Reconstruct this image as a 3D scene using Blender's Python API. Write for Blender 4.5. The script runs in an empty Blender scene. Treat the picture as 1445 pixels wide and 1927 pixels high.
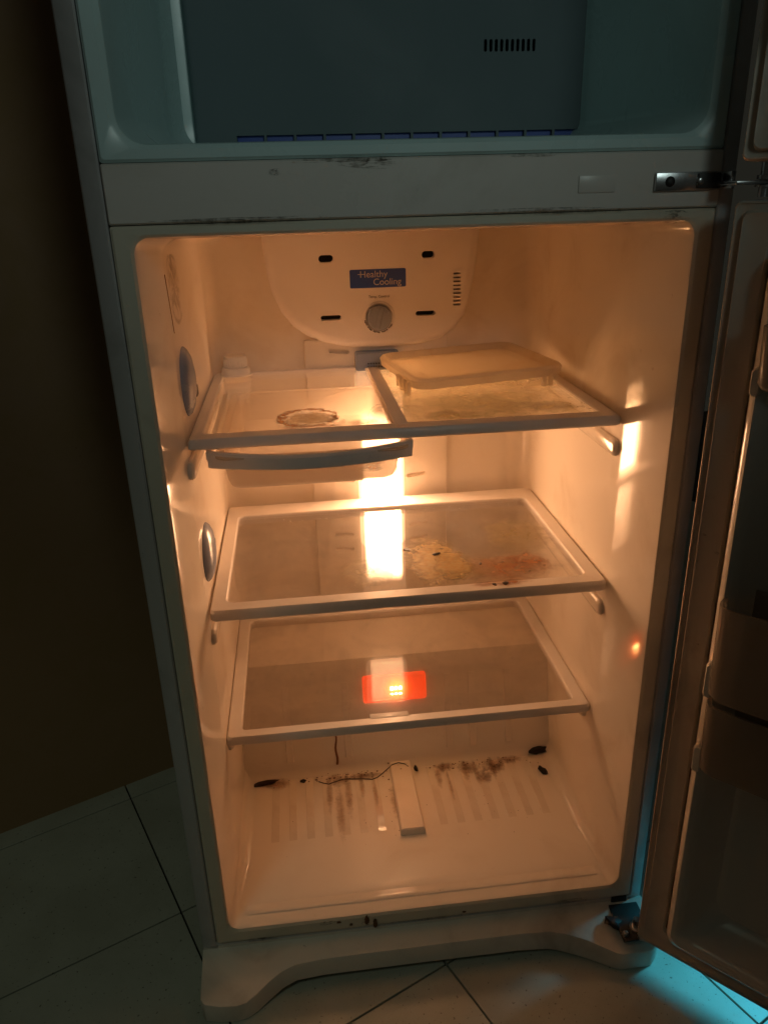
import bpy, bmesh, math, random
from mathutils import Vector, Matrix
random.seed(7)
R = math.radians
scene = bpy.context.scene
C = scene.collection

# ------------------------------------------------------------------ camera
cam_d = bpy.data.cameras.new('camera')
cam = bpy.data.objects.new('camera', cam_d); C.objects.link(cam)
cr = Vector((0.99292158, -0.1158339, -0.02625333)); cu = Vector((0.06809803, 0.37411173, 0.92488003)); cf = Vector((0.09731078, 0.92012115, -0.37935167))
m = Matrix((cr, cu, -cf)).transposed().to_4x4(); m.translation = Vector((-0.154915, -0.935759, 1.204812))
cam.matrix_world = m
cam_d.sensor_fit = 'HORIZONTAL'; cam_d.sensor_width = 36.0; cam_d.lens = 36.0*1464.22/1445
cam_d.clip_start = 0.02; cam_d.clip_end = 60
scene.camera = cam
# ------------------------------------------------------------------ world: a dark room at night
w = bpy.data.worlds.new('World'); scene.world = w; w.use_nodes = True
bg = w.node_tree.nodes['Background']; bg.inputs[0].default_value = (0.62, 0.60, 0.46, 1); bg.inputs[1].default_value = 0.022
# ------------------------------------------------------------------ lamps out of view: two added fill spots, one cyan lamp
def area(name, loc, target, sx, sy, power, col):
    d = bpy.data.lights.new(name, 'AREA'); d.shape = 'RECTANGLE'; d.size = sx; d.size_y = sy; d.energy = power; d.color = col
    o = bpy.data.objects.new(name, d); C.objects.link(o); o.location = loc
    o.rotation_euler = (Vector(target)-Vector(loc)).to_track_quat('-Z', 'Y').to_euler(); return o
def spot(name, loc, target, power, col, size, blend, soft):
    d = bpy.data.lights.new(name, 'SPOT'); d.energy = power; d.color = col; d.spot_size = R(size); d.spot_blend = blend; d.shadow_soft_size = soft
    o = bpy.data.objects.new(name, d); C.objects.link(o); o.location = loc
    o.rotation_euler = (Vector(target)-Vector(loc)).to_track_quat('-Z', 'Y').to_euler(); return o
spot('freezer_fill_spot', (0.40, -2.00, 2.00), (-0.02, 0.0, 1.50), 16.5, (0.80, 1.0, 0.92), 35, .75, .25)  # added unseen spot, beam narrowed to reach freezer and mullion but not the shelves
spot('floor_fill_spot', (-1.05, -1.20, 2.30), (-0.72, -0.12, 0.0), 11.5, (0.85, 1.0, 0.74), 50, .8, .25)  # second added unseen spot, lifts the dark floor and wall at left
sd = bpy.data.lights.new('cyan_lamp', 'SPOT'); sd.energy = 30.0; sd.color = (0.09, 0.72, 1.0); sd.spot_size = R(32); sd.spot_blend = .45; sd.shadow_soft_size = .09
so = bpy.data.objects.new('cyan_lamp', sd); C.objects.link(so); so.location = (0.95, 0.12, 0.48)
so.rotation_euler = (Vector((0.46, -0.19, 0.0))-so.location).to_track_quat('-Z', 'Y').to_euler()
scene.view_settings.view_transform = 'Standard'; scene.view_settings.look = 'None'
scene.view_settings.exposure = 0.0; scene.view_settings.gamma = 1.0; scene.view_settings.use_curve_mapping = False
scene.render.engine = 'CYCLES'
scene.cycles.max_bounces = 12; scene.cycles.diffuse_bounces = 10; scene.cycles.glossy_bounces = 4; scene.cycles.transparent_max_bounces = 24
scene.cycles.sample_clamp_indirect = 15.0
LAMP = 54.0          # strength of the hot part of the compartment lamp

# ================================================================== materials
class N:
    def __init__(s, name):
        s.m = bpy.data.materials.new(name); s.m.use_nodes = True; s.t = s.m.node_tree; s.t.nodes.clear()
        s.out = s.t.nodes.new('ShaderNodeOutputMaterial')
    def n(s, kind, **kw):
        x = s.t.nodes.new('ShaderNode'+kind)
        for k, v in kw.items():
            if k.startswith('_'): setattr(x, k[1:], v)
            else: s.set(x.inputs[k.replace('__', ' ')], v)
        return x
    def set(s, inp, v):
        if hasattr(v, 'is_linked') or isinstance(v, bpy.types.NodeSocket): s.t.links.new(v, inp)
        elif isinstance(v, tuple) and len(v) == 3 and inp.type == 'RGBA': inp.default_value = (*v, 1)
        else: inp.default_value = v
    def coord(s, kind='Object', scale=(1, 1, 1)):
        c = s.n('TexCoord'); mp = s.n('Mapping'); s.t.links.new(c.outputs[kind], mp.inputs['Vector']); mp.inputs['Scale'].default_value = scale
        return mp.outputs[0]
    def noise(s, scale, detail=4, rough=.55, vec=None, dist=0.0):
        x = s.n('TexNoise', Scale=scale, Detail=detail, Roughness=rough, Distortion=dist)
        if vec is not None: s.t.links.new(vec, x.inputs['Vector'])
        return x.outputs['Fac']
    def ramp(s, fac, a, b, lo=0.0, hi=1.0):
        x = s.n('MapRange', _interpolation_type='SMOOTHSTEP'); s.t.links.new(fac, x.inputs['Value'])
        x.inputs['From Min'].default_value = a; x.inputs['From Max'].default_value = b; x.inputs['To Min'].default_value = lo; x.inputs['To Max'].default_value = hi
        return x.outputs[0]
    def mix(s, fac, a, b):
        x = s.n('Mix', _data_type='RGBA'); s.set(x.inputs[0], fac); s.set(x.inputs[6], a); s.set(x.inputs[7], b); return x.outputs[2]
    def math(s, op, a, b=0.0, c=0.0):
        x = s.n('Math', _operation=op); s.set(x.inputs[0], a); s.set(x.inputs[1], b); s.set(x.inputs[2], c); return x.outputs[0]
    def bump(s, h, strength, dist=.001):
        x = s.n('Bump', Strength=strength, Distance=dist); s.t.links.new(h, x.inputs['Height']); return x.outputs[0]
    def done(s, sh):
        s.t.links.new(sh, s.out.inputs['Surface']); return s.m

def plastic(name, base, rough=.3, dirt=None, dirt_amt=.25, spec=.5, bump=.05, bscale=220, wave=0.0, metal=0.0, dscale=7, sss=0):
    s = N(name); v = s.coord()
    n1 = s.noise(dscale, 5, .6, v, .6); n2 = s.noise(60, 3, .6, v)
    col = base
    if dirt:
        f = s.math('MULTIPLY', s.ramp(n1, .48, .78), dirt_amt)
        col = s.mix(f, base, dirt)
        sp = s.math('MULTIPLY', s.ramp(n2, .70, .80), dirt_amt*1.2)
        col = s.mix(sp, col, tuple(c*.55 for c in dirt))
    b = s.n('BsdfPrincipled', Base__Color=col)
    b.inputs['Metallic'].default_value = metal
    b.inputs['Specular IOR Level'].default_value = spec
    s.set(b.inputs['Roughness'], s.ramp(n1, .3, .75, rough*.8, min(1, rough*1.35)))
    h = s.noise(bscale, 2, .5, v)
    if wave:
        h2 = s.noise(4.5, 2, .4, v)
        bb = s.n('Bump', Strength=wave, Distance=.02); s.t.links.new(h2, bb.inputs['Height'])
        b2 = s.n('Bump', Strength=bump, Distance=.0005); s.t.links.new(h, b2.inputs['Height']); s.t.links.new(bb.outputs[0], b2.inputs['Normal'])
        s.t.links.new(b2.outputs[0], b.inputs['Normal'])
    else:
        s.t.links.new(s.bump(h, bump, .0005), b.inputs['Normal'])
    return s.done(b.outputs[0])

M = {}
DIRT = (.42, .28, .12)
M['liner'] = plastic('white_liner_plastic', (.92, .85, .755), .095, DIRT, .24, .40, .03, 300, .05)
M['liner_rough'] = plastic('white_back_panel_plastic', (.92, .85, .755), .36, DIRT, .12)
M['cover'] = plastic('off_white_cover_plastic', (.95, .91, .89), .42, DIRT, .08, .4, .12, 900)
M['frame'] = plastic('white_shelf_frame_plastic', (.88, .835, .80), .33, DIRT, .16, .45, .05)
M['flange'] = plastic('painted_front_flange', (.70, .64, .52), .38, (.20, .15, .09), .35, .4)
M['mullion'] = plastic('white_mullion_paint', (.72, .67, .62), .33, (.26, .21, .13), .25, .45)
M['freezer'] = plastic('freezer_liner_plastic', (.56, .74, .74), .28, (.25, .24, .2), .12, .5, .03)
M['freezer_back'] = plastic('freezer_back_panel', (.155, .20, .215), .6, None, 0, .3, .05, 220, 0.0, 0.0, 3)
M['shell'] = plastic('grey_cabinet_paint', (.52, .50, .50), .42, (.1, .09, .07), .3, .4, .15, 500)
M['dark'] = plastic('dark_slot_interior', (.02, .018, .016), .6)
M['blue_grey'] = plastic('blue_grey_vent_plastic', (.27, .33, .47), .22, (.2, .17, .12), .1, .5)
M['label'] = plastic('blue_label', (.06, .12, .46), .35)
M['print_pale'] = plastic('pale_print', (.72, .68, .66), .5)
M['print_dark'] = plastic('dark_print', (.08, .06, .07), .5)
M['knob'] = plastic('grey_knob_plastic', (.36, .40, .48), .3)
M['gasket'] = plastic('grey_rubber_gasket', (.60, .53, .45), .5, (.16, .07, .025), .55, .35, .1, 120)
M['gasket_lip'] = plastic('glossy_gasket_lip', (.42, .38, .32), .22, (.2, .09, .03), .4, .5)
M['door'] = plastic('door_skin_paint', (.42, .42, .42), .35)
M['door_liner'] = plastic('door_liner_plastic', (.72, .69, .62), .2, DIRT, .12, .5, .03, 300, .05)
M['plinth'] = plastic('white_plinth_plastic', (.74, .68, .60), .45, (.16, .11, .06), .45)
M['steel'] = plastic('hinge_steel', (.55, .56, .58), .24, (.12, .09, .06), .35, .5, .1, 200, 0, 1.0)
M['black'] = plastic('black_hinge_grime', (.025, .022, .02), .5)
M['cap'] = plastic('white_cap_plastic', (.80, .77, .73), .38, DIRT, .1)
M['wall'] = plastic('dark_wall_paint', (.34, .21, .11), .75, (.30, .2, .08), .4)
M['grout'] = plastic('dark_grout', (.035, .032, .028), .9)
M['wood'] = M['wall']

def tile_mat():
    s = N('speckled_floor_tile'); v = s.coord()
    n1 = s.noise(5, 5, .6, v); n2 = s.noise(160, 2, .5, v); n3 = s.noise(420, 2, .5, v)
    col = s.mix(s.ramp(n1, .35, .7), (.46, .47, .41), (.38, .38, .32))
    col = s.mix(s.math('MULTIPLY', s.ramp(n2, .66, .72), .75), col, (.10, .09, .07))
    col = s.mix(s.math('MULTIPLY', s.ramp(n3, .62, .74), .35), col, (.16, .15, .12))
    b = s.n('BsdfPrincipled', Base__Color=col); s.set(b.inputs['Roughness'], s.ramp(n1, .3, .7, .32, .5))
    s.t.links.new(s.bump(n2, .05, .0005), b.inputs['Normal'])
    return s.done(b.outputs[0])
M['tile'] = tile_mat()

def glass(name, tint, haze, hazecol, seed=0.0, refl=1.0, rough=.012):
    s = N(name); v = s.coord()
    mp = s.n('Mapping'); s.t.links.new(v, mp.inputs['Vector']); mp.inputs['Location'].default_value = (seed, seed*.7, 0)
    n1 = s.noise(9, 5, .65, mp.outputs[0], .8); n2 = s.noise(70, 4, .65, mp.outputs[0], .4)
    tr = s.n('BsdfTransparent', Color=tint); gl = s.n('BsdfGlossy', Roughness=rough, Color=(refl, refl, refl))
    ge = s.n('NewGeometry'); io = s.math('ADD', 1.5, s.math('MULTIPLY', ge.outputs['Backfacing'], 1/1.5-1.5)); fr = s.n('Fresnel'); s.t.links.new(io, fr.inputs['IOR'])
    a = s.n('MixShader'); s.t.links.new(fr.outputs[0], a.inputs[0]); s.t.links.new(tr.outputs[0], a.inputs[1]); s.t.links.new(gl.outputs[0], a.inputs[2])
    df = s.n('BsdfDiffuse', Color=hazecol); tl = s.n('BsdfTranslucent', Color=hazecol)
    dd = s.n('MixShader', Fac=.5); s.t.links.new(df.outputs[0], dd.inputs[1]); s.t.links.new(tl.outputs[0], dd.inputs[2])
    amt = s.math('MULTIPLY', s.math('ADD', s.ramp(n1, .35, .75, .25, 1.0), s.ramp(n2, .58, .75, 0, .8)), haze)
    z = s.n('MixShader'); s.t.links.new(amt, z.inputs[0]); s.t.links.new(a.outputs[0], z.inputs[1]); s.t.links.new(dd.outputs[0], z.inputs[2])
    return s.done(z.outputs[0])
M['glass_up'] = glass('clear_shelf_glass', (.975, .97, .95), .045, (.75, .70, .60))
M['glass_dirty'] = glass('grimy_shelf_glass', (.95, .93, .86), .52, (.72, .64, .44), 3.1)
M['glass_mid'] = glass('smoky_shelf_glass', (.955, .945, .93), .125, (.52, .49, .46), 5.3)
M['glass_low'] = glass('smoky_crisper_glass', (.97, .96, .945), .12, (.52, .49, .46), 8.7)

def milky(name, col, trans, rough=.25, transp=.35):
    s = N(name); v = s.coord(); n1 = s.noise(14, 5, .6, v, .5)
    c2 = s.mix(s.math('MULTIPLY', s.ramp(n1, .5, .75), .35), col, tuple(x*y for x, y in zip(col, (.85, .7, .5))))
    df = s.n('BsdfPrincipled', Base__Color=c2, Roughness=rough); tl = s.n('BsdfTranslucent', Color=c2)
    a = s.n('MixShader', Fac=trans); s.t.links.new(df.outputs[0], a.inputs[1]); s.t.links.new(tl.outputs[0], a.inputs[2])
    tp = s.n('BsdfTransparent', Color=(.95, .92, .88))
    b = s.n('MixShader', Fac=transp); s.t.links.new(a.outputs[0], b.inputs[1]); s.t.links.new(tp.outputs[0], b.inputs[2])
    return s.done(b.outputs[0])
M['tray'] = milky('milky_tray_plastic', (.90, .84, .77), .72, .2, .36)
M['lid'] = milky('yellowed_lid_plastic', (.86, .78, .64), .5, .3, .12)
M['bin'] = milky('door_bin_plastic', (.46, .43, .38), .4, .2, .42)

def lamp_mat():
    s = N('lamp_diffuser'); c = s.n('TexCoord'); sp = s.n('SeparateXYZ'); s.t.links.new(c.outputs['Object'], sp.inputs[0])
    up = s.ramp(sp.outputs['Z'], .778, .806, 1.0, 0.0); lo = s.ramp(sp.outputs['Z'], .600, .628, 0.0, 1.0)
    side = s.ramp(s.math('ABSOLUTE', s.math('SUBTRACT', sp.outputs['X'], .002)), .032, .042, 1.0, .03)
    hot = s.math('MULTIPLY', s.math('MULTIPLY', up, lo), side)
    low = s.math('MULTIPLY', s.ramp(sp.outputs['Z'], .585, .610, 5.0, 0.0), side)
    st = s.math('ADD', s.math('ADD', s.math('MULTIPLY', hot, LAMP), low), 1.0)
    em = s.n('Emission', Color=(1.0, .51, .248)); s.t.links.new(st, em.inputs['Strength'])
    b = s.n('BsdfPrincipled', Base__Color=(.8, .77, .72), Roughness=.3)
    a = s.n('AddShader'); s.t.links.new(em.outputs[0], a.inputs[0]); s.t.links.new(b.outputs[0], a.inputs[1])
    return s.done(a.outputs[0])
M['lamp'] = lamp_mat()
def emit(name, col, st):
    s = N(name); e = s.n('Emission', Color=col, Strength=st); return s.done(e.outputs[0])
def red_mat():
    s = N('lit_red_lens'); c = s.coord()
    g = s.n('VectorMath', _operation='DISTANCE'); s.t.links.new(c, g.inputs[0]); g.inputs[1].default_value = (0.0, .40, .268)
    f = s.ramp(g.outputs['Value'], .006, .050, 1.0, 0.0)
    st = s.math('ADD', s.math('MULTIPLY', s.math('POWER', f, 2.6), 24.0), 1.0)
    e = s.n('Emission', Color=(1.0, .045, .002)); s.t.links.new(st, e.inputs['Strength'])
    b = s.n('BsdfPrincipled', Base__Color=(.35, .03, .01), Roughness=.2)
    a = s.n('AddShader'); s.t.links.new(e.outputs[0], a.inputs[0]); s.t.links.new(b.outputs[0], a.inputs[1]); return s.done(a.outputs[0])
M['red'] = red_mat()
M['led'] = emit('led_die', (1.0, .62, .18), 90.0)

def stain(name, c1, c2, lo, hi, scale=18, ring=0.0, amt=1.0, seed=0.0, rough=.55):
    """dried spill: opaque crust where noise and distance from the middle say so, see-through elsewhere"""
    s = N(name); c = s.n('TexCoord'); v = c.outputs['Generated']
    mp = s.n('Mapping'); s.t.links.new(v, mp.inputs['Vector']); mp.inputs['Location'].default_value = (-.5, -.5, 0)
    sx = s.n('SeparateXYZ'); s.t.links.new(mp.outputs[0], sx.inputs[0])
    r = s.math('SQRT', s.math('ADD', s.math('POWER', s.math('ABSOLUTE', sx.outputs[0]), 2.0), s.math('POWER', s.math('ABSOLUTE', sx.outputs[1]), 2.0)))
    o = s.n('Mapping'); s.t.links.new(c.outputs['Object'], o.inputs['Vector']); o.inputs['Location'].default_value = (seed, seed*1.3, 0)
    n1 = s.noise(scale, 6, .66, o.outputs[0], .8); n2 = s.noise(scale*4, 3, .6, o.outputs[0]); n3 = s.noise(scale*1.1, 5, .7, o.outputs[0])
    r0 = s.math('MULTIPLY', r, 2.0); r = s.math('ADD', r0, s.math('MULTIPLY', s.math('SUBTRACT', n3, .5), .9))
    if ring: prof = s.math('SUBTRACT', 1.0, s.math('MULTIPLY', s.math('ABSOLUTE', s.math('SUBTRACT', r, .80)), ring))
    else: prof = s.math('SUBTRACT', 1.0, s.math('POWER', s.math('MAXIMUM', r, 0.0), 2.0))
    d = s.math('ADD', s.math('MULTIPLY', prof, .62), s.math('MULTIPLY', n1, .75))
    edge = s.ramp(r0, .80, 1.0, 1.0, 0.0)
    al = s.math('MULTIPLY', s.math('MULTIPLY', s.ramp(d, lo, hi), edge), amt)
    col = s.mix(s.ramp(n2, .35, .7), c1, c2)
    df = s.n('BsdfPrincipled', Base__Color=col, Roughness=rough); tl = s.n('BsdfTranslucent', Color=col)
    q = s.n('MixShader', Fac=.35); s.t.links.new(df.outputs[0], q.inputs[1]); s.t.links.new(tl.outputs[0], q.inputs[2])
    tp = s.n('BsdfTransparent'); z = s.n('MixShader'); s.t.links.new(al, z.inputs[0]); s.t.links.new(tp.outputs[0], z.inputs[1]); s.t.links.new(q.outputs[0], z.inputs[2])
    return s.done(z.outputs[0])

# ================================================================== mesh helpers
OFF = {}
def off(p): return OFF.get(p.name, Vector((0, 0, 0))) if p else Vector((0, 0, 0))
def link(name, me, parent=None, raw=False):
    o = bpy.data.objects.new(name, me); C.objects.link(o)
    if parent:
        if not raw: me.transform(Matrix.Translation(-off(parent)))
        o.parent = parent; OFF[o.name] = off(parent).copy()
    return o
def empty(name, loc, label, cat, group=None):
    o = bpy.data.objects.new(name, None); C.objects.link(o); o.location = loc; o.empty_display_size = .05
    OFF[o.name] = Vector(loc); tag(o, label, cat, group); return o
def tag(o, label=None, cat=None, group=None, kind=None):
    if label: o['label'] = label
    if cat: o['category'] = cat
    if group: o['group'] = group
    if kind: o['kind'] = kind
    return o
def finish(name, bm, mat, parent=None, smooth=True, angle=35, raw=False):
    me = bpy.data.meshes.new(name); bmesh.ops.recalc_face_normals(bm, faces=bm.faces[:]); bm.to_mesh(me); bm.free()
    if mat: me.materials.append(M[mat] if isinstance(mat, str) else mat)
    if smooth:
        for p in me.polygons: p.use_smooth = True
        me.set_sharp_from_angle(angle=R(angle))
    return link(name, me, parent, raw)
def addbox(bm, x0, x1, y0, y1, z0, z1, bev=0.0, seg=2):
    vs = [bm.verts.new((x, y, z)) for x in (x0, x1) for y in (y0, y1) for z in (z0, z1)]
    idx = [(0, 1, 3, 2), (4, 6, 7, 5), (0, 4, 5, 1), (2, 3, 7, 6), (0, 2, 6, 4), (1, 5, 7, 3)]
    fs = [bm.faces.new([vs[i] for i in f]) for f in idx]
    if bev:
        es = list({e for f in fs for e in f.edges})
        bmesh.ops.bevel(bm, geom=es, offset=bev, segments=seg, profile=.5, affect='EDGES')
def box(name, b, mat, parent=None, bev=.002, seg=2, raw=False):
    bm = bmesh.new(); addbox(bm, *b, bev, seg); return finish(name, bm, mat, parent, raw=raw)
def rr(a0, a1, b0, b1, r, n=6):
    """rounded rectangle as 2-D points; r one radius or four (a1b1, a0b1, a0b0, a1b0)"""
    rs = r if isinstance(r, (tuple, list)) else (r,)*4
    cs = [(a1, b1, 1, 1, 0), (a0, b1, -1, 1, 90), (a0, b0, -1, -1, 180), (a1, b0, 1, -1, 270)]
    pts = []
    for (a, b, sa, sb, st), q in zip(cs, rs):
        for k in range(n+1):
            t = R(st+90*k/n); pts.append((a-sa*q+q*math.cos(t), b-sb*q+q*math.sin(t)))
    return pts
def skin(bm, loops, close=False, cap0=False, cap1=False):
    vl = [[bm.verts.new(p) for p in L] for L in loops]
    n = len(vl[0]); pairs = list(zip(vl, vl[1:]))
    if close: pairs.append((vl[-1], vl[0]))
    for a, b in pairs:
        for i in range(n):
            j = (i+1) % n
            bm.faces.new((a[i], a[j], b[j], b[i]))
    if cap0: bm.faces.new(vl[0][::-1])
    if cap1: bm.faces.new(vl[-1])
def xz(pts, y): return [(a, y, b) for a, b in pts]
def xy(pts, z): return [(a, b, z) for a, b in pts]
def loft(name, loops, mat, parent=None, close=False, cap0=False, cap1=False, raw=False, angle=35):
    bm = bmesh.new(); skin(bm, loops, close, cap0, cap1); return finish(name, bm, mat, parent, True, angle, raw)
def cyl(bm, c, axis, r0, r1, h, n=24, cap=True):
    ax = Vector(axis).normalized(); t = ax.orthogonal().normalized(); b = ax.cross(t); c = Vector(c)
    L = [[c+ax*d+(t*math.cos(2*math.pi*k/n)+b*math.sin(2*math.pi*k/n))*r for k in range(n)] for d, r in ((0, r0), (h, r1))]
    skin(bm, L, False, cap, cap)
def lathe(bm, c, axis, prof, n=32):
    ax = Vector(axis).normalized(); t = ax.orthogonal().normalized(); b = ax.cross(t); c = Vector(c)
    skin(bm, [[c+ax*d+(t*math.cos(2*math.pi*k/n)+b*math.sin(2*math.pi*k/n))*r for k in range(n)] for r, d in prof], False, True, True)
def tube(bm, pts, r, n=6):
    P = [Vector(p) for p in pts]; L = []
    for i, p in enumerate(P):
        d = (P[min(i+1, len(P)-1)]-P[max(i-1, 0)]).normalized(); t = d.orthogonal().normalized(); b = d.cross(t)
        rad = r[i] if isinstance(r, (list, tuple)) else r
        L.append([p+(t*math.cos(2*math.pi*k/n)+b*math.sin(2*math.pi*k/n))*rad for k in range(n)])
    skin(bm, L, False, True, True)
def boolean(o, cutter_bm):
    """cut real openings into a mesh"""
    me = bpy.data.meshes.new('cut'); bmesh.ops.recalc_face_normals(cutter_bm, faces=cutter_bm.faces[:]); cutter_bm.to_mesh(me); cutter_bm.free()
    c = bpy.data.objects.new('cut', me); C.objects.link(c); c.matrix_world = Matrix.Translation(off(o))
    md = o.modifiers.new('b', 'BOOLEAN'); md.operation = 'DIFFERENCE'; md.object = c; md.solver = 'EXACT'
    dg = bpy.context.evaluated_depsgraph_get(); dg.update()
    nm = bpy.data.meshes.new_from_object(o.evaluated_get(dg)); o.modifiers.clear(); old = o.data; o.data = nm
    bpy.data.meshes.remove(old); bpy.data.objects.remove(c); bpy.data.meshes.remove(me)
    for p in nm.polygons: p.use_smooth = True
    nm.set_sharp_from_angle(angle=R(30))
def pill(bm, cx, cz, w, h, y0, y1, rot=0.0, n=8):
    pts = rr(-w/2, w/2, -h/2, h/2, min(w, h)/2*.96, n); c, s = math.cos(rot), math.sin(rot)
    P = [(cx+a*c-b*s, cz+a*s+b*c) for a, b in pts]
    skin(bm, [xz(P, y0), xz(P, y1)], False, True, True)
def text(name, body, size, loc, mat, parent, ax='xz', extr=.0002, shear=0.0, rotz=0.0, align='LEFT'):
    cu_ = bpy.data.curves.new(name, 'FONT'); cu_.body = body; cu_.size = size; cu_.extrude = extr; cu_.shear = shear; cu_.align_x = align
    o = bpy.data.objects.new(name, cu_); C.objects.link(o)
    dg = bpy.context.evaluated_depsgraph_get(); dg.update()
    me = bpy.data.meshes.new_from_object(o.evaluated_get(dg)); bpy.data.objects.remove(o); bpy.data.curves.remove(cu_)
    rot = Matrix.Rotation(R(90), 4, 'X') if ax == 'xz' else Matrix.Rotation(rotz, 4, 'Z')
    me.transform(Matrix.Translation(loc) @ rot); me.materials.clear(); me.materials.append(M[mat])
    return link(name, me, parent)
def blob(name, cx, cy, z, rx, ry, mat, parent, rot=0.0, plane='xy', relief=.0005, n=30, rings=5, irr=.12):
    """thin crust of a dried spill with a low uneven surface"""
    bm = bmesh.new(); ph = [random.uniform(0, 6.28) for _ in range(4)]
    L = []
    for j in range(rings+1):
        f = j/rings; row = []
        for k in range(n):
            t = 2*math.pi*k/n; q = 1+irr*(math.sin(2*t+ph[0])+.6*math.sin(3*t+ph[1])+.4*math.sin(5*t+ph[2]))*.5
            a, b = rx*f*q*math.cos(t), ry*f*q*math.sin(t); c, s = math.cos(rot), math.sin(rot)
            h = 0 if j == rings else relief*random.uniform(.4, 1)
            a, b = a*c-b*s, a*s+b*c
            row.append((cx+a, cy+b, z+h) if plane == 'xy' else ((cx+a, z-h, cy+b) if plane == 'xz' else (z+h, cx+a, cy+b)))
        L.append(row)
    vl = [[bm.verts.new(p) for p in r_] for r_ in L[1:]]
    c0 = bm.verts.new(tuple(sum(p[i] for p in L[0])/n for i in range(3)))
    for k in range(n): bm.faces.new((c0, vl[0][k], vl[0][(k+1) % n]))
    for a, b in zip(vl, vl[1:]):
        for k in range(n): bm.faces.new((a[k], b[k], b[(k+1) % n], a[(k+1) % n]))
    return finish(name, bm, mat, parent)
def clump(name, c, sx, sy, sz, rot, mat, parent=None, bumpy=.35, sub=2):
    bm = bmesh.new(); bmesh.ops.create_icosphere(bm, subdivisions=sub, radius=1)
    for v in bm.verts: v.co *= 1+random.uniform(-bumpy, bumpy)
    bmesh.ops.transform(bm, matrix=Matrix.Translation(c) @ Matrix.Rotation(rot, 4, 'Z') @ Matrix.Diagonal((sx, sy, sz, 1)), verts=bm.verts[:])
    return finish(name, bm, mat, parent, True, 60)

# ================================================================== setting: floor and wall
bm = bmesh.new(); g = 3.2
vs = [bm.verts.new(p) for p in ((-g, -g, -.009), (g, -g, -.009), (g, g, -.009), (-g, g, -.009))]; bm.faces.new(vs)
floor = tag(finish('floor', bm, 'grout', None, False), kind='structure')
TA = R(25.0); TS = .345; tu = Vector((math.cos(TA), math.sin(TA), 0)); tv = Vector((-math.sin(TA), math.cos(TA), 0)); T0 = Vector((.025, -.027, 0))
bm = bmesh.new(); addbox(bm, -TS/2+.0016, TS/2-.0016, -TS/2+.0016, TS/2-.0016, -.010, 0, .0007, 1)
tile0 = finish('tile', bm, 'tile', floor); first = True
for i in range(-5, 6):
    for j in range(-5, 6):
        p = T0+tu*(i+.5)*TS+tv*(j+.5)*TS
        o = tile0 if first else tile0.copy()
        if not first: C.objects.link(o); o.parent = floor
        first = False; o.location = (p.x, p.y, random.uniform(-.0004, 0)); o.rotation_euler = (0, 0, TA)
# wall at the left, turning back beside the refrigerator
bm = bmesh.new()
wp = [(-2.8, -.545), (-.397, .592), (-.397, 2.6), (-.55, 2.6), (-.55, .70), (-2.85, -.40)]
bot = [bm.verts.new((x, y, -.008)) for x, y in wp]; top = [bm.verts.new((x, y, 2.6)) for x, y in wp]
for k in range(6): bm.faces.new((bot[k], bot[(k+1) % 6], top[(k+1) % 6], top[k]))
bm.faces.new(top); bm.faces.new(bot[::-1])
tag(finish('wall', bm, 'wall', None, False), kind='structure')

# ================================================================== refrigerator
F = empty('refrigerator', (0, 0, 0), 'old white top-freezer refrigerator standing open with its lamp lit', 'refrigerator')
OW, SW = .350, .3765          # half widths: white front frame, outer shell
# outer shell (side panels, back, top) with a slanted front strip
Z0, Z1 = .046, 1.80
def srect(hw, z0, z1, y, r=.006): return xz(rr(-hw, hw, z0, z1, r, 3), y)
loft('cabinet_shell', [srect(.3515, Z0+.028, Z1-.03, .10), srect(.3515, Z0+.028, Z1-.03, .004), srect(.3535, Z0+.026, Z1-.028, .002), srect(.3735, Z0+.006, Z1-.004, .011),
      srect(SW, Z0+.003, Z1-.001, .016), srect(SW, Z0, Z1, .04), srect(SW, Z0, Z1, .66, .012), srect(SW-.006, Z0+.006, Z1-.006, .668, .012)], 'shell', F, cap1=True)
# fridge compartment: front flange and liner
def lr(hw, z0, z1, y, r): return xz(rr(-hw, hw, z0, z1, r, 7), y)
loft('front_flange', [lr(OW, .0758, 1.1785, .03, .003), lr(OW, .0758, 1.1785, .003, .003), lr(OW-.003, .0788, 1.1755, 0, .003), lr(.331, .098, 1.1690, 0, .018), lr(.3275, .1015, 1.1660, .003, .019)], 'flange', F)
loft('compartment_liner', [lr(.3275, .1015, 1.1660, .0032, .019), lr(.3262, .1030, 1.1645, .009, .019), lr(.3190, .1045, 1.1600, .118, .020), lr(.3180, .1050, 1.1585, .128, .022),
      lr(.3175, .1052, 1.158, .140, .024), lr(.3165, .1055, 1.156, .555, .030), lr(.309, .108, 1.150, .583, .034), lr(.295, .118, 1.138, .597, .04), lr(.27, .14, 1.11, .601, .045)], 'liner', F, cap1=True)
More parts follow.
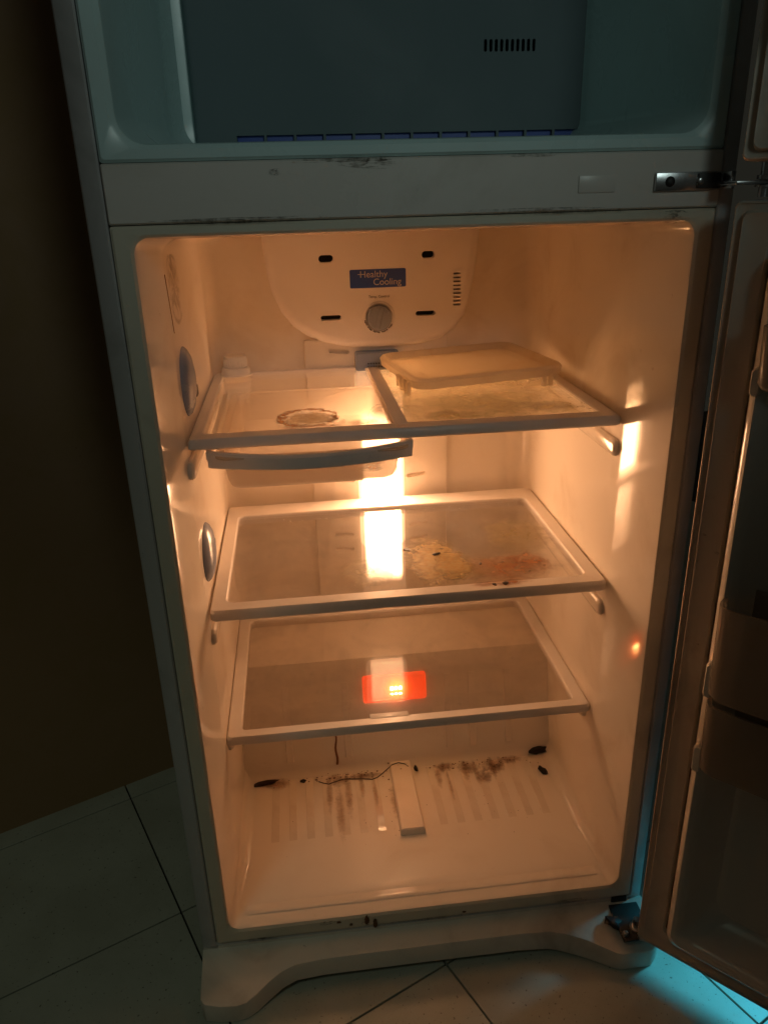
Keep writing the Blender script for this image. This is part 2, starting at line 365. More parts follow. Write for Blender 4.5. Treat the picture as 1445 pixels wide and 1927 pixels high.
# compressor hump at the back of the crisper
bm = bmesh.new()
prof = [(.330, .1035), (.343, .1075), (.353, .118), (.396, .300), (.402, .318), (.414, .331), (.60, .350)]
skin(bm, [[(x, y, z) for (y, z) in prof]+[(x, .6, .09), (x, .34, .09)] for x in (-.324, .324)], False, True, True)
hump = finish('compressor_step', bm, 'liner_rough', F)
for x in (-.225, -.105, .105, .155, .23):      # upright ribs on its face
    bm = bmesh.new(); skin(bm, [[(x+s*.006, y-.004, z) for s in (-1, 1) for (y, z) in ([(.357, .135), (.396, .29)] if s < 0 else [(.396, .29), (.357, .135)])],
                               [(x+s*.009, y+.004, z) for s in (-1, 1) for (y, z) in ([(.357, .135), (.396, .29)] if s < 0 else [(.396, .29), (.357, .135)])]], False, True, True)
    finish('rib', bm, 'liner_rough', hump)
bm = bmesh.new(); skin(bm, [[(x, .044, .1000), (x, .044, .1034), (x, .047, .1039), (x, .060, .1048), (x, .120, .1053), (x, .150, .1058), (x, .348, .1058), (x, .348, .1000)] for x in (-.3165, .3165)], False, True, True)
finish('floor_panel', bm, 'liner_rough', F)
# floor of the crisper: bar, shallow ribs, front sill
bm = bmesh.new()
def bartop(i, z): return [(-.025+i, .158+i, z), (.022-i, .158+i, z), (.0205-i, .345, z), (-.0235+i, .345, z)]
skin(bm, [bartop(0, .1045), bartop(.001, .1165), bartop(.0035, .1190)], False, True, True)
finish('floor_bar', bm, 'liner_rough', F)
rib0 = None
for k, x in enumerate([-.255, -.222, -.189, -.156, -.123, -.090, -.057, .060, .093, .126, .159, .192, .225, .258]):
    if rib0 is None:
        bm = bmesh.new(); skin(bm, [[(-.008, .17, .1045), (.008, .17, .1045), (.0085, .338, .1045), (-.0085, .338, .1045)],
                                    [(-.0068, .176, .1061), (.0068, .176, .1061), (.007, .335, .1062), (-.007, .335, .1062)]], False, False, True)
        rib0 = finish('floor_rib', bm, 'liner', F); o = rib0
    else: o = rib0.copy(); C.objects.link(o); o.parent = F
    o.location.x = x
bm = bmesh.new(); skin(bm, [[(x, .026, .1042), (x, .030, .1052), (x, .034, .1054), (x, .044, .1046)] for x in (-.300, .300)], False, True, True)
finish('sill_ridge', bm, 'liner', F)

# back duct strip and lamp
bm = bmesh.new(); addbox(bm, -.140, .142, .589, .606, .372, .945, .003)
duct = finish('air_duct', bm, 'liner_rough', F)
cut = bmesh.new()
SL = [(-.073, .921, -.10), (.076, .657, .16), (-.072, .655, -.14), (.080, .545, .10), (.080, .512, .12), (-.080, .530, -.07), (-.080, .497, -.08)]
for x, z, a in SL: pill(cut, x, z, .040, .0085, .57, .602, a)
boolean(duct, cut)
box('duct_cavity', (-.135, .135, .6062, .640, .38, .94), 'dark', duct, .001)
loft('lamp_cover', [xz(rr(-.045, .049, .505, .885, .010), .592), xz(rr(-.045, .049, .505, .885, .012), .578), xz(rr(-.042, .046, .508, .882, .014), .572), xz(rr(-.034, .038, .514, .876, .014), .568)], 'lamp', F, cap1=True)
# blue grey grille above the lamp
ven = loft('air_vent', [xz(rr(-.043, .043, .884, .921, .005), .596), xz(rr(-.043, .043, .884, .921, .006), .572), xz(rr(-.040, .040, .887, .918, .006), .569)], 'blue_grey', F, cap1=True)
h0 = None
for r_ in range(2):
    for k in range(11):
        if h0 is None:
            bm = bmesh.new(); addbox(bm, -.0013, .0013, .5676, .5692, -.0013, .0013); h0 = finish('vent_hole', bm, 'dark', ven, False); o = h0
        else: o = h0.copy(); C.objects.link(o); o.parent = ven
        o.location = (-.018+k*.0052, 0, .8925+r_*.006)
# rounded control cover on the back wall
OUT = [(-.206, 1.157), (-.2045, 1.12), (-.201, 1.078), (-.193, 1.035), (-.178, 1.000), (-.158, .974), (-.131, .954), (-.102, .942), (-.071, .934), (-.035, .929), (.002, .927),
       (.045, .9275), (.088, .931), (.126, .940), (.153, .957), (.172, .982), (.183, 1.012), (.190, 1.05), (.197, 1.10), (.202, 1.157)]
def inset(i): return [(x*(1-i/.2), 1.157-(1.157-z)*(1-i/.23)) if z < 1.15 else (x*(1-i/.2), z) for x, z in OUT]
cover = loft('control_cover', [xz(OUT, .603), xz(OUT, .583), xz(inset(.003), .5765), xz(inset(.009), .5715), xz(inset(.018), .5695)], 'cover', F, cap0=True, cap1=True)
cut = bmesh.new()
for x, z, w_, h_ in [(-.090, 1.0955, .027, .0135), (.101, 1.0965, .025, .0130), (-.086, .9885, .039, .0095), (.095, .9895, .038, .0095)]: pill(cut, x, z, w_, h_, .55, .596)
for k in range(9): pill(cut, .156, 1.061-k*.0072, .0145, .0034, .55, .590)
boolean(cover, cut)
for x, z, w_, h_ in [(-.090, 1.0955, .027, .0135), (.101, 1.0965, .025, .0130), (-.086, .9885, .039, .0095), (.095, .9895, .038, .0095)]:
    bm = bmesh.new(); pill(bm, x, z, w_*1.0, h_*1.0, .589, .5965); finish('screw_recess', bm, 'dark', cover)
loft('label_plate', [xz(rr(-.0475, .058, 1.041, 1.0745, .003), .5700), xz(rr(-.0475, .058, 1.041, 1.0745, .003), .5690), xz(rr(-.047, .0575, 1.0415, 1.074, .003), .5687)], 'label', cover, cap1=True)
text('label_print', 'Healthy', .0168, (-.0290, .5684, 1.0600), 'print_pale', cover)
text('label_print', 'Cooling', .0168, (-.0040, .5684, 1.0458), 'print_pale', cover)
box('label_print', (-.0325, -.0265, .5682, .5686, 1.0652, 1.0664), 'print_pale', cover, 0)
text('dial_caption', 'Temp. Control', .0066, (.0065, .5692, 1.0225), 'print_dark', cover, align='CENTER')
bm = bmesh.new(); lathe(bm, (.0055, .5715, .9855), (0, -1, 0), [(.0305, 0), (.0305, .0022), (.0295, .0030), (.0255, .0030), (.0250, .0020)], 48); finish('dial_ring', bm, 'cover', cover)
bm = bmesh.new(); lathe(bm, (.0055, .5705, .9855), (0, -1, 0), [(.0235, 0), (.0232, .010), (.0220, .0118), (.0195, .0122)], 48)
knob = finish('dial_knob', bm, 'knob', cover)
bm = bmesh.new(); addbox(bm, -.0045, .0045, -.0030, 0, -.0205, .0205, .0015); bmesh.ops.transform(bm, matrix=Matrix.Translation((.0055, .5583, .9855)) @ Matrix.Rotation(R(14), 4, 'Y'), verts=bm.verts[:])
finish('knob_grip', bm, 'knob', knob)
bm = bmesh.new()
for k in range(26):
    t = R(188+k*5.6); rr0, rr1 = .0262, .0286+.0006*math.sin(k*1.9)
    if k in (4, 9, 15, 21): continue
    t2 = t+R(4.6); q = [(.0055+r_*math.cos(a), .5683, .9855+r_*math.sin(a)) for a, r_ in ((t, rr0), (t2, rr0), (t2, rr1), (t, rr1))]
    vq = [bm.verts.new(p) for p in q]; vb = [bm.verts.new((x, y+.0006, z)) for x, y, z in q]
    bm.faces.new(vq); [bm.faces.new((vq[i], vq[(i+1) % 4], vb[(i+1) % 4], vb[i])) for i in range(4)]
finish('dial_scale', bm, 'print_dark', cover, False)

# red indicator lamp behind the crisper
def onhump(x, z, d=0.0): return (x, .353+(z-.118)*(.396-.353)/(.300-.118)-d, z)
bm = bmesh.new()
P = rr(-.069, .061, .2450, .3000, .006, 4)
skin(bm, [[onhump(a, b, -.004) for a, b in P], [onhump(a, b, .005) for a, b in P], [onhump(a*.97, .2725+(b-.2725)*.93, .0075) for a, b in P]], False, True, True)
red = finish('indicator_lens', bm, 'red', F); red['label'] = 'glowing red rectangular indicator lens'
for k in range(3):
    for z in (.2735, .262):
        x = -.010+k*.0085; bm = bmesh.new(); q = onhump(x, z, .0082)
        hh = .0035 if z > .27 else .0011
        addbox(bm, q[0]-.0027, q[0]+.0027, q[1]-.0012, q[1]+.0008, z-hh, z+hh, .0006, 1); finish('diode', bm, 'led', red)

# blue grey oval air nozzles on the left wall
for z, y, hgt, wid in ((.9600, .205, .100, .098), (.6875, .205, .092, .105)):
    bm = bmesh.new(); n = 28; L = []
    for f, d in ((1.0, -.004), (1.0, .002), (.93, .006), (.75, .0105), (.45, .0135), (.15, .0145)):
        row = []
        for k in range(n):
            t = 2*math.pi*k/n; row.append((-.3183+d, y+wid/2*f*math.cos(t), z+hgt/2*f*math.sin(t)))
        L.append(row)
    skin(bm, L, False, True, True); nz = finish('air_nozzle', bm, 'blue_grey', F)
    for k in range(2):
        yy = y+.014+k*.012 if z < .8 else y+.030+k*.011
        zz = z+.002 if z < .8 else z-.022
        bm = bmesh.new(); addbox(bm, -.3085, -.3055 if z < .8 else -.3065, yy-.0042, yy+.0042, zz-.0075, zz+.0075, .0006, 1); finish('nozzle_slot', bm, 'dark', nz)
# moulded shelf rails on both side walls
rail0 = None
for s, y0, z in ((1, .137, .838), (-1, .125, .846), (1, .140, .560), (-1, .137, .566), (1, .175, .330), (-1, .175, .330)):
    bm = bmesh.new(); P = rr(y0, .560, z-.0135, z+.0135, .0132, 8); cy_, cz_ = (y0+.56)/2, z
    def sc(q): return [(cy_+(a-cy_)*(1-2*q/(.56-y0)), cz_+(b-cz_)*(1-q/.0135)) for a, b in P]
    skin(bm, [[(s*.320, a, b) for a, b in P], [(s*.3135, a, b) for a, b in P], [(s*.3105, a, b) for a, b in sc(.0022)], [(s*.3092, a, b) for a, b in sc(.006)]], False, False, True)
    finish('shelf_rail', bm, 'liner', F)

# freezer compartment
loft('freezer_flange', [lr(OW, 1.2425, 1.795, .03, .003), lr(OW, 1.2425, 1.795, .003, .003), lr(OW-.003, 1.2455, 1.792, -.001, .004), lr(.334, 1.2545, 1.778, -.001, .028), lr(.328, 1.2590, 1.772, .004, .030)], 'freezer', F)
loft('freezer_liner', [lr(.328, 1.2590, 1.772, .0042, .030), lr(.326, 1.2605, 1.770, .012, .032), lr(.312, 1.266, 1.760, .36, .035), lr(.300, 1.270, 1.755, .392, .04), lr(.28, 1.28, 1.74, .398, .04)], 'freezer', F, cap1=True)
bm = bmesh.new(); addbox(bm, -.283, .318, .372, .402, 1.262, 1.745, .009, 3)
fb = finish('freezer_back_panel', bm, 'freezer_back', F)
cut = bmesh.new()
for k in range(10): pill(cut, .155+k*.0082, 1.4045, .0048, .0165, .36, .390)
for k in range(12): 
    skin(cut, [[(-.222+k*.0445, yy, 1.2790), (-.222+k*.0445+.0405, yy, 1.2790), (-.222+k*.0445+.0405, yy, 1.2900), (-.222+k*.0445, yy, 1.2900)] for yy in (.36, .390)], False, True, True)
boolean(fb, cut)
for k in range(12): box('grille_slot', (-.2215+k*.0445, -.2215+k*.0445+.0395, .3800, .3895, 1.2792, 1.2897), 'label', fb, 0)
box('vent_backing', (.148, .236, .3885, .3900, 1.395, 1.414), 'dark', fb, 0)
# mullion between the compartments, with its sticker patch
loft('mullion', [xz(rr(-OW, OW, 1.1796, 1.2418, .003, 3), .02), xz(rr(-OW, OW, 1.1796, 1.2418, .003, 3), .001), xz(rr(-OW+.002, OW-.002, 1.1816, 1.2398, .003, 3), -.002)], 'mullion', F, cap1=True)
box('screw_cover', (.178, .222, -.0036, -.0021, 1.199, 1.2175), 'mullion', F, .0008)
# bottom rail
box('bottom_rail', (-OW, OW, .003, .03, .047, .0745), 'plinth', F, .002)
# plinth with two feet
bm = bmesh.new()
xs = [(-.374, -.066, 0), (-.368, -.074, 0), (-.345, -.079, 0), (-.318, -.081, 0), (-.302, -.078, 0), (-.288, -.069, 0), (-.268, -.054, .003), (-.248, -.042, .009), (-.225, -.034, .013), (-.18, -.031, .014), (0, -.030, .013),
      (.15, -.030, .012), (.20, -.032, .010), (.225, -.038, .006), (.26, -.052, .002), (.300, -.075, 0), (.310, -.078, 0), (.355, -.078, 0), (.362, -.076, 0), (.374, -.066, 0)]
def ztop(y): return .036+max(0, (y+.08))/.08*.026
L = []
for x, f, zb in xs:
    zt = ztop(f)
    L.append([(x, .003, .064), (x, -.012, .0605), (x, f+.006, zt+.001), (x, f+.0015, zt-.001), (x, f, zt-.005), (x, f, zb+.002), (x, f+.002, zb), (x, .03, zb), (x, .03, .05)])
skin(bm, L, False, True, True); finish('plinth', bm, 'plinth', F)
# middle hinge
bm = bmesh.new(); addbox(bm, .268, .352, -.0075, -.0025, 1.1985, 1.2185, .0012); addbox(bm, .338, .392, -.058, -.0076, 1.2030, 1.2075, .0012)
addbox(bm, .346, .352, -.030, -.0076, 1.1995, 1.2180, .001)
hg = finish('middle_hinge', bm, 'steel', F)
bm = bmesh.new(); lathe(bm, (.3765, -.0490, 1.190), (0, 0, 1), [(.006, 0), (.006, .010), (.0105, .0105), (.0105, .0125), (.006, .013), (.006, .018), (.0095, .0185), (.0095, .0225), (.006, .023), (.006, .036)], 20); finish('hinge_pin', bm, 'steel', hg)
for x in (.285, .322):
    bm = bmesh.new(); lathe(bm, (x, -.0072, 1.2085), (0, -1, 0), [(.0058, 0), (.0058, .001), (.0040, .0028), (.0018, .0033)], 16); finish('screw', bm, 'black' if x < .3 else 'steel', hg)
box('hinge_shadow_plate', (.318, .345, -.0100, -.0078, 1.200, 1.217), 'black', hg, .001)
# lower hinge
bm = bmesh.new(); addbox(bm, .311, .362, -.0740, .004, .0580, .0625, .0012); addbox(bm, .318, .345, .0, .003, .0626, .0740, .0008)
lh = finish('lower_hinge', bm, 'black', F)
bm = bmesh.new(); lathe(bm, (.3390, -.052, .0625), (0, 0, 1), [(.010, 0), (.010, .003), (.0055, .0035), (.0055, .02)], 20); finish('hinge_pin', bm, 'steel', lh)
for x, y in ((.318, -.062), (.340, -.072)):
    bm = bmesh.new(); lathe(bm, (x, y, .0624), (0, 0, 1), [(.0055, 0), (.0055, .0030), (.004, .0050), (.0015, .0055)], 6); finish('bolt', bm, 'steel', lh)
clump('grime', (.306, -.036, .0625), .012, .016, .006, .5, 'black', lh)
bm = bmesh.new(); lathe(bm, (.262, .003, .055), (0, -1, 0), [(.008, 0), (.008, .001), (.005, .003), (.002, .0035)], 14); finish('rail_screw', bm, 'black', F)

# doors, swung wide open on the right
def door(name, zb, zt, bins, bottomlabel):
    d_w = .748; o = None
    def rl(i, y, r, j=None): return xz(rr(i, d_w-i, zb+i, zt-i, r, 5), y)
    o = loft(name, [rl(0.003, .068, .01), rl(0, .060, .012), rl(0, .0015, .006), rl(.0015, 0, .006), rl(.052, 0.0002, .014)], 'door', F, cap0=True, raw=True)
    o.location = (.3375, -.0655, 0); o.rotation_euler = (0, 0, R(-46.3))
    loft('gasket', [rl(.0005, .0, .006), rl(.0008, -.006, .006), rl(.0022, -.0085, .007), rl(.0035, -.006, .007), rl(.0095, -.004, .008), rl(.0105, -.009, .008), rl(.0120, -.0125, .009), rl(.0140, -.011, .010),
                    rl(.028, -.0095, .012), rl(.0395, -.010, .012), rl(.0420, -.007, .013), rl(.0435, -.0005, .013)], 'gasket', o, raw=True)
    loft('door_liner', [rl(.0455, .0, .014), rl(.0470, -.010, .015), rl(.0490, -.022, .016), rl(.0530, -.031, .018), rl(.0585, -.0345, .020), rl(.0640, -.032, .022), rl(.0720, -.020, .025), rl(.0860, .012, .028), rl(.100, .026, .03)], 'door_liner', o, cap1=True, raw=True)
    for (z, hh, dep) in bins:
        # bin: open box hooked between the raised edges, front panel towards the viewer
        bm = bmesh.new()
        def q(i, zz): return xy(rr(.0610+i, d_w-.0610-i, -dep+i, .010-i*.3, (.004, .004, .018, .018), 5), zz)
        skin(bm, [q(.003, z+.0), q(0, z+.006), q(-.002, z+hh), q(.001, z+hh), q(.003, z+hh-.002), q(.004, z+.006)], False, True, True)
        b_ = finish('door_bin', bm, 'bin', o, raw=True)
        bm = bmesh.new(); P = rr(.052, .064, z-.012, z+hh*.30, .0055, 6)
        skin(bm, [xz(P, -.02), xz(P, -.040), xz([(.058+(a-.058)*.7, z+hh*.1+(b-z-hh*.1)*.9) for a, b in P], -.043)], False, True, True)
        finish('bin_hook', bm, 'door_liner', b_, raw=True)
    return o
fd = door('compartment_door', .066, 1.187, [(.470, .108, .055), (.592, .135, .064), (.995, .068, .062)], 0)
fz = door('freezer_door', 1.226, 1.790, [(1.36, .08, .075)], 0)
# rust and mould in the gasket groove
bm = bmesh.new(); pts = [(.0446+random.uniform(-.0008, .0012), -.004, .10+k*.02) for k in range(54)]
tube(bm, pts, [random.uniform(.0004, .0021) for _ in pts], 6); finish('rust_line', bm, plastic('rust_stain', (.10, .035, .012), .8), fd, raw=True)

# ================================================================== shelves
def frame_loops(ox, y0, y1, ix0, ix1, iy0, iy1, zt, front_h, r=.012, ri=.012):
    zb = zt-front_h
    o_ = rr(-ox, ox, y0, y1, r, 5); i_ = rr(ix0, ix1, iy0, iy1, ri, 5)
    o2 = rr(-ox+.0025, ox-.0025, y0+.003, y1-.0025, r, 5); o3 = rr(-ox, ox, y0, y1, r, 5)
    i2 = rr(ix0-.0015, ix1+.0015, iy0-.0015, iy1+.0015, ri, 5)
    return [xy(o2, zb), xy(o3, zb+.003), xy(o3, zt-.005), xy(o2, zt-.0005), xy(i2, zt), xy(i_, zt-.002), xy(i_, zb+.004), xy(i2, zb)]
# upper shelf: two panes either side of a divider
S1 = empty('glass_shelf', (0, .137, .876), 'top glass shelf with two stained panes and a divider bar', 'shelf', 'glass shelves in the refrigerator')
loft('shelf_frame', frame_loops(.3162, .137, .592, -.297, .293, .166, .578, .8914, .0165, .004, .006), 'frame', S1, close=True)
box('divider', (-.0195, .0005, .158, .586, .8770, .8922), 'frame', S1, .0015)
box('divider_strip', (-.0245, -.0199, .160, .584, .8800, .8905), 'tray', S1, .001)
gp1 = box('glass_pane', (-.2985, -.0250, .1645, .5795, .8835, .8876), 'glass_up', S1, .0004, 1)
gp2 = box('glass_pane', (.0010, .2945, .1645, .5795, .8835, .8876), 'glass_dirty', S1, .0004, 1); gp2['label'] = 'pane clouded by yellowish dried grime'
# middle shelf
S2 = empty('glass_shelf', (0, .129, .600), 'middle glass shelf with yellow and orange dried spills', 'shelf', 'glass shelves in the refrigerator')
loft('shelf_frame', frame_loops(.3145, .1290, .566, -.2905, .2885, .1555, .511, .6205, .0195, .008, .014), 'frame', S2, close=True)
gm = box('glass_pane', (-.293, .291, .153, .5135, .6115, .6155), 'glass_mid', S2, .0004, 1)
# lower shelf, the crisper cover
S3 = empty('glass_shelf', (0, .155, .344), 'bottom glass shelf over the empty crisper space, red lamp behind it', 'shelf', 'glass shelves in the refrigerator')
loft('shelf_frame', frame_loops(.3168, .1555, .586, -.2925, .2925, .1765, .545, .3620, .0175, .008, .010), 'frame', S3, close=True)
gl_ = box('glass_pane', (-.295, .295, .174, .548, .3535, .3575), 'glass_low', S3, .0004, 1)
box('front_tab', (-.072, -.004, .172, .1865, .3560, .3626), 'frame', S3, .0015)

# dried spills on the panes
M_ring = stain('brown_ring_stain', (.34, .12, .02), (.48, .22, .05), .70, .98, 60, 3.6, .95, 1.0)
M_or = stain('orange_crust', (.56, .26, .09), (.44, .15, .04), .50, 1.18, 38, 0, .66, 2.0)
M_ye = stain('yellow_crust', (.60, .46, .20), (.54, .34, .10), .42, 1.08, 34, 0, .95, 3.0)
M_cream = stain('cream_crust', (.66, .52, .30), (.58, .40, .18), .40, .95, 34, 0, .75, 11.0)
M_gr = stain('pale_grime', (.52, .44, .25), (.44, .34, .16), .42, 1.05, 30, 0, .46, 4.0)
M_br = stain('brown_dirt', (.20, .075, .025), (.36, .17, .06), .62, 1.15, 80, 0, .60, 5.0)
M_wall = stain('brown_wall_smear', (.30, .16, .05), (.40, .22, .08), .55, 1.25, 75, 0, .45, 6.0)
zt1 = .8878
blob('ring_stain', -.144, .234, zt1, .054, .062, M_ring, gp1, irr=.08)
blob('dried_spill', -.142, .228, zt1+.0003, .046, .052, M_cream, gp1)
blob('dried_spill', -.165, .182, zt1+.0004, .030, .016, M_or, gp1)
blob('dried_spill', -.115, .180, zt1+.0005, .030, .014, M_or, gp1)
blob('dried_spill', -.062, .190, zt1+.0004, .030, .030, M_or, gp1, irr=.3)
blob('dried_spill', .120, .260, zt1, .125, .095, M_gr, gp2)
blob('dried_spill', .070, .200, zt1+.0003, .060, .034, M_gr, gp2)
blob('dried_spill', .235, .215, zt1+.0003, .05, .045, M_gr, gp2)
zt2 = .6157
blob('dried_spill', .054, .262, zt2, .068, .098, M_ye, gm, irr=.35)
blob('dried_spill', .085, .235, zt2+.0008, .045, .06, M_ye, gm, irr=.4)
blob('dried_spill', .175, .210, zt2+.0003, .110, .060, M_or, gm)
blob('dried_spill', .216, .226, zt2+.0006, .048, .050, M_or, gm)
blob('dried_spill', .100, .200, zt2+.0004, .05, .030, M_gr, gm)
blob('dried_spill', .225, .330, zt2+.0003, .07, .10, M_gr, gm)
blob('dried_spill', -.060, .235, zt2+.0003, .055, .065, M_gr, gm)
blob('dried_spill', .145, .149, .6207, .075, .012, M_or, S2)
for (x, y, s_) in ((.0625, .281, .0065), (.0165, .308, .0050), (.131, .232, .0035), (.110, .214, .002), (.170, .232, .0025), (.205, .192, .0022), (.152, .1465, .005), (.134, .1450, .003), (.236, .210, .0024)):
    clump('crumb', (x, y, (.6160 if y > .153 else .6207)), s_*1.35, s_, s_*.5, random.uniform(0, 3), 'black', gm if y > .153 else S2, .45, 1)
# water droplets near the back edge of the middle pane and scratches
bm = bmesh.new()
for k in range(30):
    x = -.24+k*.0175+random.uniform(-.004, .004); y = .497+random.choice((0, -.018, -.006))+random.uniform(-.004, .004)
    bmesh.ops.create_icosphere(bm, subdivisions=1, radius=random.uniform(.0008, .0016), matrix=Matrix.Translation((x, y, .6158)))
o = finish('droplet_spots', bm, 'print_pale', gm); o['kind'] = 'stuff'
bm = bmesh.new()
for k in range(46):
    c = Vector((random.choice((random.gauss(-.055, .028), random.gauss(.035, .02))), random.gauss(.225, .03), .6158)); a = random.gauss(1.1, .6); l = random.uniform(.003, .011)
    if c.y < .158: continue
    tube(bm, [c-Vector((math.cos(a), math.sin(a), 0))*l/2, c+Vector((.3, 0, 0))*l*.1, c+Vector((math.cos(a), math.sin(a), 0))*l/2], random.uniform(.00012, .00028), 4)
o = finish('scratches', bm, 'print_pale', gm); o['kind'] = 'stuff'

# ================================================================== drawer under the top shelf
D = empty('chiller_drawer', (-.14, .13, .818), 'shallow milky chiller drawer hanging under the left of the top shelf', 'drawer')
bm = bmesh.new()
def dl(i, z, s=0): return xy(rr(-.271+i, -.012-i, .118+i, .50-i, (.02, .02, .02, .02), 5), z)
skin(bm, [dl(.0155, .8165), dl(.0095, .8185), dl(.0055, .829), dl(.001, .866), dl(-.008, .8665), dl(-.008, .8690), dl(.004, .8690), dl(.0075, .830), dl(.012, .8205), dl(.018, .8188)], False, True, True)
finish('tray', bm, 'tray', D)
bm = bmesh.new(); L = []
for k in range(25):
    t = k/24; x = -.2905+.2925*t; y = .133-.040*math.sin(math.pi*t)**.9 if 0 < t < 1 else .133
    h0_, h1_ = .8490+.003*math.sin(math.pi*t), .8725
    L.append([(x, y+.010, h0_+.002), (x, y+.002, h0_), (x, y, h0_+.002), (x, y-.001, (h0_+h1_)/2), (x, y, h1_-.003), (x, y+.003, h1_), (x, y+.010, h1_), (x, y+.012, (h0_+h1_)/2)])
skin(bm, L, False, True, True); finish('handle', bm, 'frame', D)
for s_, x in ((0, -.2895), (1, .0010)):
    box('side_rim', (x-.004, x+.004, .142, .50, .858, .8705), 'frame', D, .001)
blob('dried_spill', -.055, .125, .8192, .0001, .0001, M_or, D) if False else None
blob('dried_spill', -.060, .845, .1165, .026, .010, M_or, D, plane='xz')

# ================================================================== plastic lid lying on the top shelf
Ld = empty('container_lid', (.157, .45, .888), 'yellowed plastic container lid lying upside down at the back right of the top shelf', 'container lid')
bm = bmesh.new(); RZ = Matrix.Translation((.170, .456, .0)) @ Matrix.Rotation(R(8.5), 4, 'Z') @ Matrix.Rotation(R(-1.2), 4, 'Y')
def ll(i, z, r=.03): return [tuple(RZ @ Vector(p)) for p in xy(rr(-.136+i, .136-i, -.126+i, .126-i, max(.004, r-i*.6), 7), z)]
skin(bm, [ll(.0045, .9040), ll(.0015, .9050), ll(-.001, .9180), ll(.0025, .9225), ll(.008, .9230), ll(.0125, .9195), ll(.0160, .9125), ll(.034, .9120), ll(.038, .9140), ll(.042, .9140)], False, True, True)
finish('lid_plate', bm, 'lid', Ld)
for k, y in enumerate((-.085, -.062, -.040, -.020)):
    bm = bmesh.new(); hgt = (.024, .027, .025, .022)[k]
    addbox(bm, -.1390, -.1340, y-.0075, y+.0055, .9085-hgt+.004, .912, .0018); bmesh.ops.transform(bm, matrix=RZ, verts=bm.verts[:]); finish('clip', bm, 'lid', Ld)
for x, y in ((.095, -.121), (.107, -.121), (-.11, .118), (.11, .118)):
    bm = bmesh.new(); addbox(bm, x-.004, x+.004, y-.004, y+.004, .886 if y > 0 else .8885, .909, .001); bmesh.ops.transform(bm, matrix=RZ, verts=bm.verts[:]); finish('foot', bm, 'lid', Ld)

# small white cap
K = empty('plastic_cap', (-.272, .555, .8915), 'small white screw cap standing in the back left corner of the top shelf', 'cap')
bm = bmesh.new(); lathe(bm, (-.272, .558, .8916), (0, 0, 1), [(.029, 0), (.030, .002), (.0275, .004), (.0265, .013), (.025, .0155)], 32); finish('collar', bm, 'cap', K)
bm = bmesh.new(); lathe(bm, (-.272, .558, .9071), (0, 0, 1), [(.0212, 0), (.0215, .018), (.020, .0215), (.017, .0225)], 32); cp = finish('cap_top', bm, 'cap', K)
for k in range(28):
    t = 2*math.pi*k/28
    if math.sin(t) > .4: continue
    bm = bmesh.new(); c = Vector((-.272+.0214*math.cos(t), .558+.0214*math.sin(t), .909)); cyl(bm, c, (0, 0, 1), .0011, .0011, .014, 6); finish('ridge', bm, 'cap', cp)

# ================================================================== dirt, crumbs and stains in the compartment
zf = .1072
for (x, y, rx, ry, a) in ((-.268, .330, .05, .012, .1), (-.135, .322, .030, .030, 0), (-.085, .325, .045, .016, 0), (.090, .325, .03, .022, 0), (.135, .322, .035, .025, 0), (.185, .318, .03, .03, .2), (.225, .330, .04, .014, .1), (.165, .290, .02, .03, 0)):
    blob('dirt_stain', x, y, zf+random.uniform(0, .0006), rx, ry, M_br if ry < .05 else M_gr, F, a, irr=.35)
blob('dirt_streak', -.130, .165, .3585, .007, .055, M_br, F, 0, plane='xz', irr=.1) if False else None
M_rust = stain('rust_streak', (.50, .26, .10), (.60, .36, .16), .45, 1.2, 60, 0, .50, 9.0)
for (x, y, rx, ry) in ((-.150, .285, .014, .055), (-.112, .270, .016, .075), (-.132, .240, .020, .080), (-.085, .300, .012, .045), (-.060, .275, .010, .05), (.072, .300, .012, .045), (.090, .275, .008, .05), (.128, .305, .014, .04), (.150, .300, .012, .045), (.185, .312, .014, .035), (.205, .320, .012, .03), (-.02, .25, .03, .06), (-.25, .325, .05, .02)):
    blob('rust_streak', x, y, zf+.0008+random.uniform(0, .0006), rx*.6, ry, M_rust, F, random.uniform(-.05, .05), irr=.3)
bm = bmesh.new()
for k in range(150):
    x = random.choice((random.uniform(-.29, .29), random.gauss(.15, .05), random.gauss(-.09, .04))); y = random.gauss(.332, .009) if random.random() < .75 else random.uniform(.12, .32)
    if abs(x) > .3 or y > .346: continue
    r_ = random.uniform(.0004, .0017) if y > .3 else random.uniform(.0003, .0008)
    bmesh.ops.create_icosphere(bm, subdivisions=1, radius=r_, matrix=Matrix.Translation((x, y, .1070+(.0125 if -.026 < x < .024 and y > .158 else 0))) @ Matrix.Diagonal((random.uniform(.7, 2.2), 1, .6, 1)))
o = finish('crumbs', bm, plastic('brown_crumb', (.14, .055, .02), .8), F); o['kind'] = 'stuff'
bm = bmesh.new(); tube(bm, [onhump(-.130+.0015*math.sin(k), .120+k*.007, -.0002) for k in range(14)], [.0012+.0016*(1-k/14) for k in range(14)], 6); finish('drip_streak', bm, plastic('brown_drip', (.30, .13, .05), .6), F)
bm = bmesh.new()
pts = [(-.170, .322), (-.160, .316), (-.150, .312), (-.140, .316), (-.120, .322), (-.085, .318), (-.062, .313), (-.050, .318), (-.035, .332), (-.018, .336), (-.005, .340), (.008, .334), (.013, .326)]
tube(bm, [(x, y, .1075+(.0125 if -.030 < x < .024 else 0)) for x, y in pts], .0009, 6); finish('hair', bm, 'black', F)
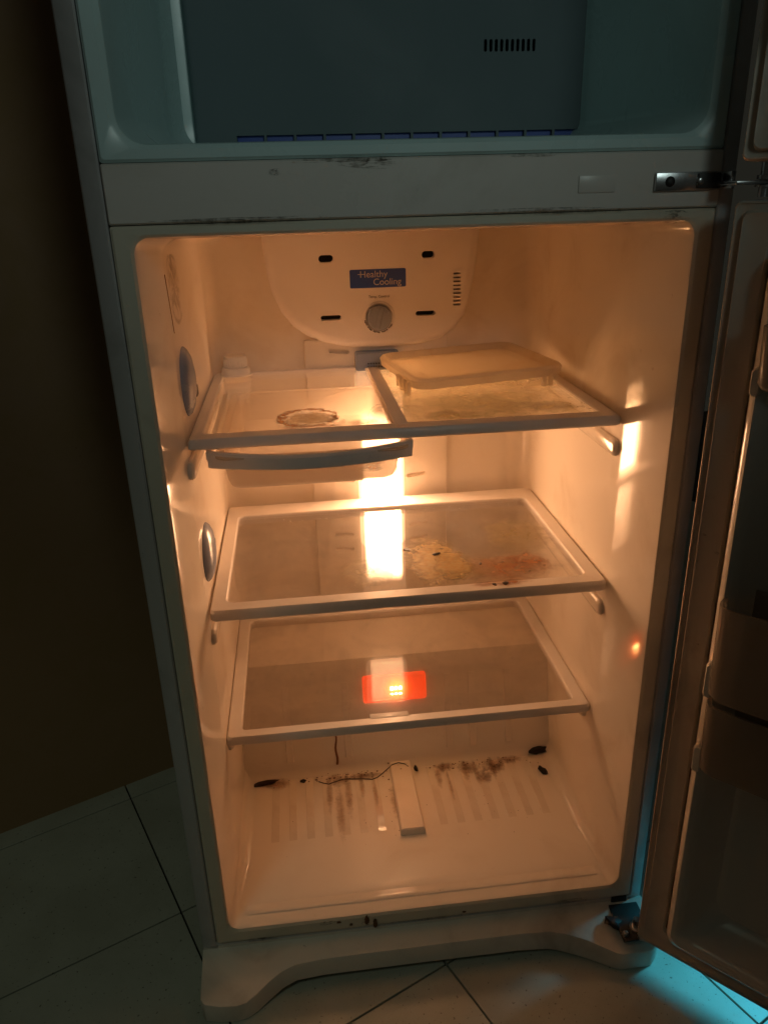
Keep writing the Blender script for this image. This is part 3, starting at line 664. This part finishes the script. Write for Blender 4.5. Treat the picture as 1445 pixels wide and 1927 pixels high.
scr = [((-.277, .331, .1100), .026, .0055, .004, .12, 'long dark brown scrap lying at the left back of the compartment floor'),
       ((-.201, .328, .1080), .0055, .0045, .003, .3, 'small dark crumb between the long scrap and the brown drip streak'),
       ((.290, .345, .1120), .022, .0100, .006, .15, 'largest black scrap in the right back corner of the compartment floor'),
       ((.284, .288, .1090), .0060, .0150, .004, .25, 'thin upright black scrap just in front of the largest black scrap'),
       ((.030, .330, .1090), .0040, .0085, .003, .1, 'tiny dark scrap just right of the raised floor bar')]
for c, a, b, h, rt, lb in scr:
    tag(clump('food_scrap', c, a, b, h, rt, plastic('dark_scrap', (.035, .014, .008) if a > .02 and c[0] < 0 else (.016, .010, .008), .6), None, .30), lb, 'food scrap', 'dried scraps on the compartment floor')
blob('wall_smear', .205, 1.090, -.3172, .075, .050, M_wall, F, 0, plane='yz', irr=.2)
bm = bmesh.new(); tube(bm, [(-.3174+.00001*k, .135+.002*k, 1.115-.0078*k) for k in range(11)], .0007, 5); finish('wall_scratch', bm, plastic('brown_scratch', (.35, .2, .08), .6), F)
# grime along the flange seams
M_seam = stain('seam_grime', (.07, .055, .035), (.16, .12, .07), .74, 1.15, 90, 0, .7, 7.0)
for (x, z, rx, rz) in ((-.10, 1.2405, .10, .0035), (-.165, 1.2295, .012, .004), (-.06, 1.236, .05, .006), (.12, 1.2405, .07, .002), (-.2, 1.181, .14, .004), (.15, 1.181, .16, .004), (.30, 1.170, .03, .007)):
    blob('seam_grime', x, z, -.0024 if z > 1.18 else -.0006, rx, rz, M_seam, F, 0, plane='xz', relief=.0003, irr=.3)
for (x, z, rx, rz) in ((-.105, .090, .012, .012), (-.09, .083, .010, .012), (-.17, .096, .02, .005), (.25, .080, .06, .004), (-.28, .077, .05, .004), (.0, .078, .15, .003)):
    blob('seam_grime', x, z, -.0006, rx, rz, M_seam, F, 0, plane='xz', relief=.0003, irr=.3)

# clotted grime on the front lip
M_lip = plastic('brown_lip_grime', (.14, .06, .02), .7)
for (x, z, a, b) in ((-.104, .091, .004, .010), (-.090, .082, .0035, .008), (-.130, .086, .003, .003), (-.150, .094, .004, .002), (.060, .084, .003, .002)):
    clump('lip_grime', (x, -.0004, z), a, .0016, b, 0, M_lip, F, .4, 2)
